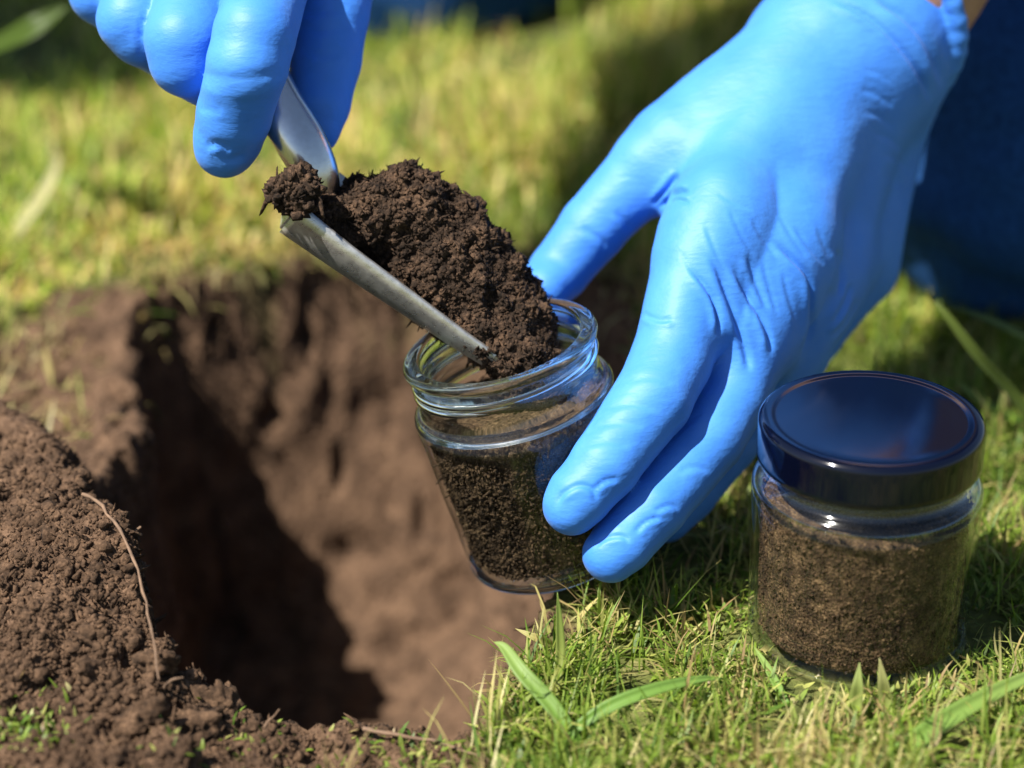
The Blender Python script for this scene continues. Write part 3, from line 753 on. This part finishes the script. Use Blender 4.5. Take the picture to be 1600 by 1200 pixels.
# neck: a channel of bent sheet running up into the hand
np_ = smooth_curve([P(488, 358, .764), P(499, 322, .760), P(493, 270, .756), P(464, 212, .754), P(432, 160, .755), P(400, 90, .762), P(374, 10, .774)], 40)
T = np.gradient(np_, axis=0); T /= np.linalg.norm(T, axis=1, keepdims=True)
fr = np.array([.05, .95, -.30]); a = fr[None]-T*(T@fr)[:, None]; a /= np.linalg.norm(a, axis=1, keepdims=True); b = np.cross(T, a)
rows = []; sect = []
for q in np.linspace(-150, 150, 25):
    c, s_ = math.cos(math.radians(q)), math.sin(math.radians(q)); e = (abs(c)**2.5+abs(s_)**2.5)**(-1/2.5); sect.append((c*e, s_*e))
for k in range(40):
    r = .0046+.0030*min(1, k/18); 
    for c, s in sect: rows.append(np_[k]-(a[k]*.80+b[k]*.60)*r*c*.72+(b[k]*.80-a[k]*.60)*r*s*.95)
n = len(sect); F = [[n*k+j, n*k+j+1, n*k+n+j+1, n*k+n+j] for k in range(39) for j in range(n-1)]
o = under(link('neck', raw_mesh('neck', np.array(rows), np.array(F)), M_NECK), trowel)
md = o.modifiers.new('thickness', 'SOLIDIFY'); md.thickness = .0016; md.offset = 0
# the grip inside the closed hand
hp = smooth_curve([P(385, 50, .768), P(372, -20, .778), P(360, -150, .80), P(352, -300, .83)], 24)
T = np.gradient(hp, axis=0); T /= np.linalg.norm(T, axis=1, keepdims=True); a = np.cross(T, [0, 1, 0.]); a /= np.linalg.norm(a, axis=1, keepdims=True); b = np.cross(T, a)
rows = []
for k in range(24):
    r = .0105*(1-.35*abs(k/23-.5)**2*4*.5)*(0.4 if k in (0, 23) else 1)
    rows += [hp[k]+r*(a[k]*math.cos(q)+b[k]*math.sin(q)) for q in np.arange(16)*math.pi/8]
F = [[16*k+j, 16*k+(j+1) % 16, 16*k+16+(j+1) % 16, 16*k+16+j] for k in range(23) for j in range(16)]
under(link('handle', raw_mesh('handle', np.array(rows), np.array(F)), simple('handle_rubber', (.02, .02, .022), .5)), trowel)

def heap(name, blobs, h, seed, amp, ncrumb, crad, mat_, label, spiky=.5, extra=None):
    blobs = [(np.array(a), r) for a, r in blobs]
    pts = np.array([a for a, r in blobs]); R = max(r for a, r in blobs)+.008
    fd = Field(pts.min(0)-R, pts.max(0)+R, h)
    for (a, r), (b, r2) in zip(blobs[:-1], blobs[1:]): fd.cone(a, b, r, r2, .006)
    if len(blobs) == 1: fd.cone(pts[0], pts[0]+1e-4, blobs[0][1], blobs[0][1])
    V, Q = fd.mesh(); N = vnormals(V, Q)
    V = V+N*(amp*fbm(V*120+seed, 3)+amp*.5*fbm(V*420+seed, 2))[:, None]
    base = V.copy(); bq = Q.copy()
    pos, _ = surface_samples(V, Q, ncrumb)
    rad = np.clip(rng.lognormal(math.log(crad), .5, ncrumb), crad*.35, crad*3.2)
    cm = crumb_mesh(name, pos, rad, 1, spiky)
    cv = np.empty(len(cm.vertices)*3, np.float32); cm.vertices.foreach_get('co', cv); cv = cv.reshape(-1, 3)
    cf = np.empty(len(cm.loops), np.int32); cm.loops.foreach_get('vertex_index', cf); cf = cf.reshape(-1, 3)
    tri = np.concatenate([bq[:, :3], bq[:, [0, 2, 3]]])
    me = raw_mesh(name, np.concatenate([base, cv]), np.concatenate([tri, cf+len(base)]))
    bpy.data.meshes.remove(cm)
    o = link(name, me, mat_, smooth=False); tag(o, label, 'soil'); return o
def rimD(px): return .738+(px-470)/376*.014
hb = [((528, 352), .0075, .016), ((580, 335), .0105, .018), ((632, 335), .0135, .020), ((672, 375), .0165, .021), ((720, 430), .0165, .020), ((765, 480), .0150, .018), ((800, 525), .0105, .013), ((826, 560), .0075, .008), ((848, 590), .0048, .005), ((856, 606), .0028, .004)]
heap('soil_heap', [(P(x, y, rimD(x)+dd), r) for (x, y), r, dd in hb]+[(P(x, y, rimD(x)+dd), r) for (x, y), r, dd in (((815, 565), .0055, .004), ((770, 525), .0065, .007), ((725, 490), .0070, .010))], 0.0014, 2.0, .0030, 14000, .00050, M_SOIL_DARK, 'heap of dark crumbly soil lying on the trowel scoop', 1.1)
heap('soil_lump', [(P(462, 296, .740), .0072), (P(445, 298, .740), .0050)], .0010, 5.0, .0020, 480, .0008, M_SOIL_DARK, 'small soil lump stuck on the back corner of the trowel', .9)

# ------------------------------------------------------------------ gloved hands
def hand_field(lo, hi, h, palm, fingers, kp=.012, kf=.0012, kroot=.010):
    base = Field(lo, hi, h)
    for it in palm:
        if isinstance(it[0], str): base.ell(it[1], it[2], it[3], kp)
        else: base.cone(it[0], it[1], it[2], it[3], kp)
    res = base.F.copy()
    for ch in fingers:
        f = Field(lo, hi, h)
        for (a, ra), (b, rb) in zip(ch[:-1], ch[1:]): f.cone(a, b, ra, rb, kf)
        d = f.F; k = kroot
        q = np.maximum(k-np.abs(base.F-d), 0)/k
        s_ = np.minimum(base.F, d)-q*q*k*.25
        res = np.minimum(res, s_)
    base.F = res
    return base
def creases(V, Q, lines, fine=None):
    """press or raise folds (px polyline, half width px, depth mm, raised neighbour mm) into the surface that faces outwards there."""
    N = vnormals(V, Q); px, py = to_px(V); vd = V-CAM; vd = vd/np.linalg.norm(vd, axis=1, keepdims=True)
    face = sstep(0.02, .25, -(N*vd).sum(1)); off = np.zeros(len(V))
    for pts, w, dep, rid in lines:
        pts = smooth_curve(np.asarray(pts, float), 4*len(pts))
        sel = (px > pts[:, 0].min()-6*w) & (px < pts[:, 0].max()+6*w) & (py > pts[:, 1].min()-6*w) & (py < pts[:, 1].max()+6*w) & (face > 0)
        if not sel.any(): continue
        d, i, t = polydist(px[sel], py[sel], pts)
        # which side of the line: folds are lopsided, steep on one side
        sx = pts[np.minimum(i+1, len(pts)-1)]-pts[i]; sg = sx[:, 0]*(py[sel]-pts[i][:, 1])-sx[:, 1]*(px[sel]-pts[i][:, 0])
        s = (i+t)/(len(pts)-1); env = np.clip(np.minimum(s, 1-s)/.22, 0, 1); env = env*env*(3-2*env)
        ds = d*np.sign(sg)
        off[sel] += env*face[sel]*(-dep*np.exp(-(d/w)**2)+rid*np.exp(-((ds-1.9*w)/(1.5*w))**2))*1e-3
    return V+N*off[:, None]
def chain(pts): return [(P(x, y, D), r) for x, y, D, r in pts]
def near(x, y, D):                      # the back of the hand rises towards the viewer at the wrist and falls away to the little finger
    t = ((x-1215)*.36-(y-430)*.93)/330; u = ((x-1215)*.93+(y-430)*.36)/175
    t = min(max(t, -.5), 1.6); sh = .012+.028*t if t > 0 else .012*(1+2*t)
    return D-sh+(.010*max(0, min(u, 1.3))+.046*max(0, min(u, 1.3)-.45))*min(1, max(0, t+.5))
def hchain(pts): return [(P(x, y, near(x, y, D)), r*near(x, y, D)/D) for x, y, D, r in pts]
def HP(x, y, D): return P(x, y, near(x, y, D))

# hand holding the open jar (photo right)
thumb = hchain([(1185, 150, .845, .0175), (1062, 232, .826, .0150), (1010, 265, .820, .0128), (925, 358, .812, .0113), (872, 425, .806, .0100), (850, 452, .797, .0088)])
index = hchain([(1130, 330, .790, .0150), (1088, 420, .776, .0140), (1050, 560, .757, .0128), (1018, 625, .748, .0124), (945, 727, .7385, .0108), (905, 775, .7365, .0098), (893, 790, .7365, .0090)])
middle = hchain([(1225, 360, .800, .0150), (1196, 450, .787, .0140), (1140, 620, .770, .0124), (1105, 685, .762, .0118), (1022, 790, .748, .0104), (972, 848, .7435, .0096), (954, 866, .7425, .0088)])
ring = hchain([(1282, 400, .824, .0120), (1262, 482, .808, .0132), (1190, 610, .800, .0122), (1130, 690, .795, .0112), (1070, 770, .788, .0100), (1040, 805, .785, .009)])
pinky = hchain([(1340, 350, .856, .0120), (1338, 425, .850, .0120), (1270, 520, .840, .0108), (1205, 600, .836, .0100), (1140, 670, .828, .0090)])
WR = HP(1335, 60, .872)
palm = [(HP(1262, 70, .858), HP(1110, 372, .786), .0185, .0150), (HP(1310, 75, .862), HP(1210, 410, .797), .0195, .0155), (HP(1355, 95, .872), HP(1280, 430, .821), .0190, .0140),
        (HP(1395, 130, .885), HP(1340, 400, .852), .0160, .0130), (HP(1270, 90, .862), HP(1060, 235, .826), .0190, .0150),
        (HP(1150, 190, .838), HP(1085, 350, .805), .0150, .0090), (HP(1240, 200, .850), HP(1190, 330, .835), .0200, .0180),
        (HP(1335, 85, .874), HP(1450, -105, .915), .0325, .0322), (HP(1335, 250, .872), HP(1318, 370, .850), .0150, .0140),
        (HP(1146, 385, .788), HP(1132, 500, .7725), .0130, .0105), (HP(1240, 410, .803), HP(1198, 540, .787), .0130, .0105), (HP(1305, 425, .832), HP(1245, 555, .814), .0120, .0100)]
allp = np.array([p for ch in (thumb, index, middle, ring, pinky) for p, r in ch]+[HP(1440, -130, .915), HP(1200, 20, .85)])
fd = hand_field(allp.min(0)-.045, allp.max(0)+.045, .00075, palm, [thumb, index, middle, ring, pinky])
fa = P(1555, -350, .945)-HP(1345, 60, .872); fa /= np.linalg.norm(fa)
cuff_c = HP(1380, 14, .884)
# rolled bead and folds of the cuff
def ring_prim(fd, c, n, R, r, k):
    n = np.array(n)/np.linalg.norm(n); u = np.cross(n, [0, 1, 0.]); u /= np.linalg.norm(u); v = np.cross(n, u)
    q = [c+R*(math.cos(t)*u+math.sin(t)*v) for t in np.linspace(0, 2*math.pi, 33)]
    for a_, b_ in zip(q[:-1], q[1:]): fd.cone(a_, b_, r, r, k, m=.006)
fc = fa+.32*RIGHT; fc /= np.linalg.norm(fc)
ring_prim(fd, cuff_c-fc*.003, fc, .0318, .0020, .004)
fd.cut(cuff_c, fc)
V, Q = fd.mesh(); V = relax(V, Q, 2, .5)
LN = [([(1075, 416), (1100, 444), (1116, 469), (1123, 500), (1122, 528)], 5, 1.0, .5),
      ([(1106, 391), (1131, 444), (1150, 500), (1166, 552), (1172, 585)], 7, .9, .5),
      ([(1145, 412), (1162, 453), (1184, 487), (1200, 522), (1206, 560)], 6, .9, .7),
      ([(1166, 394), (1181, 440), (1200, 485)], 6, .5, .3),
      ([(1206, 372), (1237, 403), (1262, 431), (1269, 462), (1266, 516), (1248, 566)], 6, 1.1, .7),
      ([(1309, 385), (1316, 425), (1311, 465)], 7, .9, .6),
      ([(1330, 440), (1322, 470), (1300, 510)], 6, .6, .4), ([(1342, 462), (1325, 500), (1296, 530)], 6, .5, .4),
      ([(1062, 268), (1042, 295), (1018, 322)], 5, 1.1, .5), ([(1078, 296), (1052, 304), (1026, 328)], 5, 1.1, .5), ([(1080, 318), (1058, 312), (1036, 318)], 4, .5, .3),
      ([(1290, -5), (1350, 22), (1400, 66), (1438, 118), (1456, 165)], 6, 1.0, .6),
      ([(1362, -8), (1420, 32), (1457, 82), (1474, 142)], 9, 1.3, .9),
      ([(866, 797), (880, 771), (906, 758), (926, 766), (933, 785)], 5, .8, .4), ([(925, 768), (945, 752), (968, 748)], 5, .7, .4),
      ([(900, 700), (950, 690), (990, 700)], 7, .30, .2), ([(918, 668), (970, 660), (1010, 668)], 7, .30, .2), ([(935, 640), (985, 632), (1030, 640)], 7, .35, .2), ([(960, 600), (1010, 590), (1060, 600)], 8, .35, .2),
      ([(1000, 490), (1030, 500), (1052, 498)], 5, .4, .3),
      ([(926, 858), (945, 842), (972, 838), (985, 850)], 5, .7, .4), ([(990, 835), (1010, 815), (1035, 808)], 5, .7, .4), ([(1020, 800), (1045, 790), (1062, 795)], 5, .5, .4), ([(1060, 735), (1085, 730), (1110, 735)], 6, .4, .3),
      ([(1040, 690), (1075, 660), (1100, 640)], 6, .3, .2), ([(960, 330), (975, 345), (985, 362)], 6, .3, .2), ([(905, 355), (935, 372), (950, 390)], 7, .3, .2)]
for k in range(0, 12, 2):                     # fine drag lines towards the little finger side of the wrist
    x0, y0 = 1340+rng.uniform(-8, 12)+k*3.5, 105+k*17
    LN.append(([(x0, y0), (x0+28, y0+10+rng.uniform(-3, 3)), (x0+58-k*1.5, y0+30)], 5.5, rng.uniform(.10, .22), .10))
for x0, y0, dx, dy, dp in ((1100, 345, 40, 95, .22), (1138, 322, 44, 88, .18), (1172, 338, 46, 70, .24), (1215, 330, 50, 80, .20), (1240, 352, 52, 66, .26), (1275, 350, 30, 70, .16), (1062, 392, 34, 50, .12), (1190, 400, 28, 100, .20), (1222, 420, 24, 90, .22), (1118, 300, 60, 30, .14), (1160, 420, 20, 90, .25)):
    LN.append(([(x0, y0), (x0+dx*.45, y0+dy*.5), (x0+dx, y0+dy)], 4.5, dp, dp*.6))
V = creases(V, Q, [(p_, w_*.8, d_*(1.5 if p_[0][1] < 600 else .85), r_*(1.3 if p_[0][1] < 600 else .7)) for p_, w_, d_, r_ in LN])
V = V+vnormals(V, Q)*(0.00022*fbm(V*95, 2))[:, None]

# ---- the kneeling person
person_parts = []
EL_R, SH_R = np.array([-.075, 1.07, .345]), np.array([-.02, 1.26, .60])
EL_L, SH_L = np.array([.255, .862, .375]), np.array([.285, 1.13, .58])
WR_R = np.array([-.088, .868, .262])
WR_L = HP(1394, -10, .888)
PEL = np.array([.16, 1.55, .40]); KN_L, AN_L = np.array([.207, .908, .066]), np.array([.25, 1.32, .06])
HIP_L, HIP_R = PEL+[.09, -.02, -.02], PEL+[-.09, -.02, -.02]
KN_R, AN_R = np.array([-.050, 1.30, .030]), np.array([-.02, 1.72, .06])
NECK, HEAD = np.array([.135, 1.14, .69]), np.array([.135, 1.06, .78])
def body_field(h, off, parts):
    fd = Field((-.45, .75, -.04), (.65, 2.1, 1.05), h)
    def c(a, b, ra, rb, k=.03): fd.cone(a, b, ra+off, rb+off, k, m=.03)
    if 'skin' in parts:
        c(PEL, (SH_L+SH_R)/2, .12, .12); c(SH_R, SH_L, .062, .062, .05); c((SH_R+SH_L)/2, NECK, .07, .055); c(NECK, HEAD, .052, .055)
        fd.ell(HEAD, np.eye(3), (.074, .094, .108), .02, .03); fd.cone(HEAD+[0, -.09, -.01], HEAD+[0, -.105, -.03], .010, .014, .01)
        for s in (-1, 1): fd.ell(HEAD+[s*.074, .01, 0], np.eye(3), (.012, .022, .03), .006, .03)
        fd.cone(HEAD+[0, -.06, -.07], HEAD+[0, -.055, -.09], .035, .03, .03)
        for sh, el, wr in ((SH_R, EL_R, WR_R), (SH_L, EL_L, WR_L)): c(sh, el, .050, .042); c(el, wr, .042, .0290)
        c(WR_L, HP(1310, 190, .870), .0250, .013, .01); c(WR_R, np.array([-.08, .815, .225]), .0260, .013, .01)
        for hp, kn, an in ((HIP_L, KN_L, AN_L), (HIP_R, KN_R, AN_R)): c(hp, kn, .075, .056); c(kn, an, .056, .038); c(an, an+[0, .05, -.01], .036, .03)
    if 'jeans' in parts:
        c(PEL+[-.06, 0, 0], PEL+[.06, 0, 0], .125, .125)
        for hp, kn, an in ((HIP_L, KN_L, AN_L), (HIP_R, KN_R, AN_R)): c(hp, kn, .094, .072); c(kn, an, .070, .052)
    if 'jacket' in parts:
        c(PEL+[0, -.02, .07], (SH_L+SH_R)/2, .140, .142); c(SH_R, SH_L, .078, .078, .05)
        c(SH_R, EL_R, .068, .060); c(EL_R, WR_R+(EL_R-WR_R)*.12, .058, .043)
        c(SH_L, EL_L, .068, .056); c(EL_L, WR_L+(EL_L-WR_L)*.30, .056, .044)
    return fd
bv, bq = body_field(.0065, 0, ('skin',)).mesh(); bv = relax(bv, bq, 2)
person = link('person', raw_mesh('person', bv, bq), M_SKIN)
tag(person, 'kneeling person in dark jeans and blue gloves filling a jar with soil', 'person')
jv, jq = body_field(.008, 0, ('jeans',)).mesh(); jv = relax(jv, jq, 2)
jv = jv+vnormals(jv, jq)*(.007*fbm(jv*[9, 22, 22], 3)+.006*(.3-np.abs(fbm(jv*[12, 16, 30]+4, 2)))+.0012*fbm(jv*80, 2))[:, None]; jv[:, 2] = np.maximum(jv[:, 2], .004)
link('jeans', raw_mesh('jeans', jv, jq), M_JEANS, person)
cv_, cq = body_field(.008, 0, ('jacket',)).mesh(); cv_ = relax(cv_, cq, 2)
cv_ = cv_+vnormals(cv_, cq)*(.005*fbm(cv_*[14, 14, 24], 3))[:, None]
link('jacket', raw_mesh('jacket', cv_, cq), M_JACKET, person)
hf = Field((-.02, .90, .64), (.30, 1.25, .96), .006); hf.ell(HEAD+[0, .018, .018], np.eye(3), (.084, .100, .108), 0, .03); hf.cut(HEAD+[0, -.055, .02], (0, -1, -.35))
hv, hq = hf.mesh(); hv = hv+vnormals(hv, hq)*(.004*fbm(hv*60, 3))[:, None]; link('hair', raw_mesh('hair', hv, hq), M_HAIR, person)
for an in (AN_L, AN_R):
    ff = Field(an-[.1, .1, .1], an+[.1, .25, .1], .006); ff.cone(an, an+[0, .06, -.005], .048, .045, .02); ff.cone(an+[0, .05, -.005], an+[0, .13, -.018], .044, .036, .02)
    sv, sq = ff.mesh(); link('boot', raw_mesh('boot', sv, sq), M_BOOT, person)
o = link('glove', raw_mesh('glove', V, Q), M_GLOVE, person); o['label'] = 'blue nitrile glove holding the open jar'

# hand holding the trowel (photo left)
index = chain([(492, -255, .812, .0150), (430, -60, .765, .0130), (397, 55, .735, .0126), (387, 100, .734, .0124), (366, 180, .745, .0116), (356, 215, .750, .0106), (351, 230, .752, .0096)])
middle = chain([(395, -240, .815, .0150), (330, -70, .775, .0128), (288, 62, .750, .0124), (292, 92, .752, .0118), (345, 125, .768, .0108), (392, 150, .780, .0098)])
ringf = chain([(310, -235, .822, .0145), (240, -80, .785, .0122), (210, 30, .763, .0118), (222, 48, .764, .0112), (285, 85, .778, .0104), (335, 105, .790, .0094)])
pinky = chain([(232, -225, .832, .0135), (180, -100, .800, .0110), (158, -12, .778, .0104), (175, 0, .779, .0098), (235, 45, .790, .0090), (275, 60, .798, .0084)])
thumb = chain([(545, -300, .85, .0165), (540, -130, .800, .0142), (515, 20, .782, .0128), (508, 95, .778, .0116), (500, 165, .774, .0096), (498, 200, .773, .0072), (497, 209, .773, .0062)])
palm = [(WR_R+[.018, 0, 0], P(480, -235, .812), .0190, .0155), (WR_R, P(395, -225, .816), .0190, .0155), (WR_R+[-.012, 0, 0], P(312, -220, .824), .0185, .0150), (WR_R+[-.022, 0, .002], P(236, -212, .834), .0170, .0135),
        (WR_R+[.022, 0, -.004], P(545, -300, .85), .0190, .0165), (WR_R, WR_R+(EL_R-WR_R)*.30, .0310, .0345)]
allp = np.array([p for ch in (thumb, index, middle, ringf, pinky) for p, r in ch]+[WR_R, WR_R+(EL_R-WR_R)*.25])
fd = hand_field(allp.min(0)-.045, allp.max(0)+.045, .0011, palm, [thumb, index, middle, ringf, pinky])
fd.cut(WR_R+(EL_R-WR_R)*.24, EL_R-WR_R)
V, Q = fd.mesh(); V = relax(V, Q, 2, .5)
LN = [([(312, 112), (345, 122), (400, 122), (442, 108)], 9, .5, .5), ([(318, 128), (360, 138), (420, 132)], 7, .3, .2), ([(310, 168), (330, 172), (352, 170)], 5, .3, .2),
      ([(318, 232), (335, 226), (352, 230), (345, 246)], 6, .8, .5), ([(345, 246), (362, 250), (385, 240)], 6, .6, .4),
      ([(462, 40), (500, 48), (545, 40)], 7, .3, .2), ([(470, 78), (505, 86), (540, 80)], 6, .3, .2), ([(462, 10), (500, 18), (550, 8)], 6, .3, .2),
      ([(232, 20), (222, 50), (220, 90)], 5, .3, .2)]
V = creases(V, Q, LN); V = V+vnormals(V, Q)*(0.0002*fbm(V*95+4, 2))[:, None]
o = link('glove', raw_mesh('glove', V, Q), M_GLOVE, person); o['label'] = 'blue nitrile glove gripping the trowel'

# ------------------------------------------------------------------ unseen leafy blocker added to cast shade on the lawn, top left
shade_shrub = empty('shade_shrub', (-.39, 1.17, 0)); tag(shade_shrub, 'added unseen dark foliage that shades the far top left of the lawn', 'shade_shrub')
n = 2600
q = rng.normal(size=(n, 3)); q /= np.linalg.norm(q, axis=1, keepdims=True); rr = rng.random((n, 1))**.4
pos = q*rr*np.array([.10, .10, .13])+np.array([-.39, 1.17, .24]); pos[:, 2] = np.maximum(pos[:, 2], .02)
col = np.array([[.03, .055, .010], [.045, .08, .014], [.02, .04, .008]])[rng.integers(0, 3, n)]
me = blades('foliage', pos-np.array(shade_shrub.location), rng.uniform(.03, .06, n), rng.uniform(.012, .024, n), rng.uniform(0, 6.28, n), rng.uniform(.3, 1.7, n), rng.normal(.4, .4, n), col, 3)
o = link('foliage', me, M_GRASS, shade_shrub); o['kind'] = 'stuff'
rows = []; 
for k, z in enumerate(np.linspace(0, .26, 6)): rows += [((.012-.006*k/5)*math.cos(t)+.01*math.sin(k), (.012-.006*k/5)*math.sin(t), z-.01) for t in np.arange(8)*math.pi/4]
link('stem', raw_mesh('stem', np.array(rows), np.array([[8*k+j, 8*k+(j+1) % 8, 8*k+8+(j+1) % 8, 8*k+8+j] for k in range(5) for j in range(8)])), M_ROOT, shade_shrub)
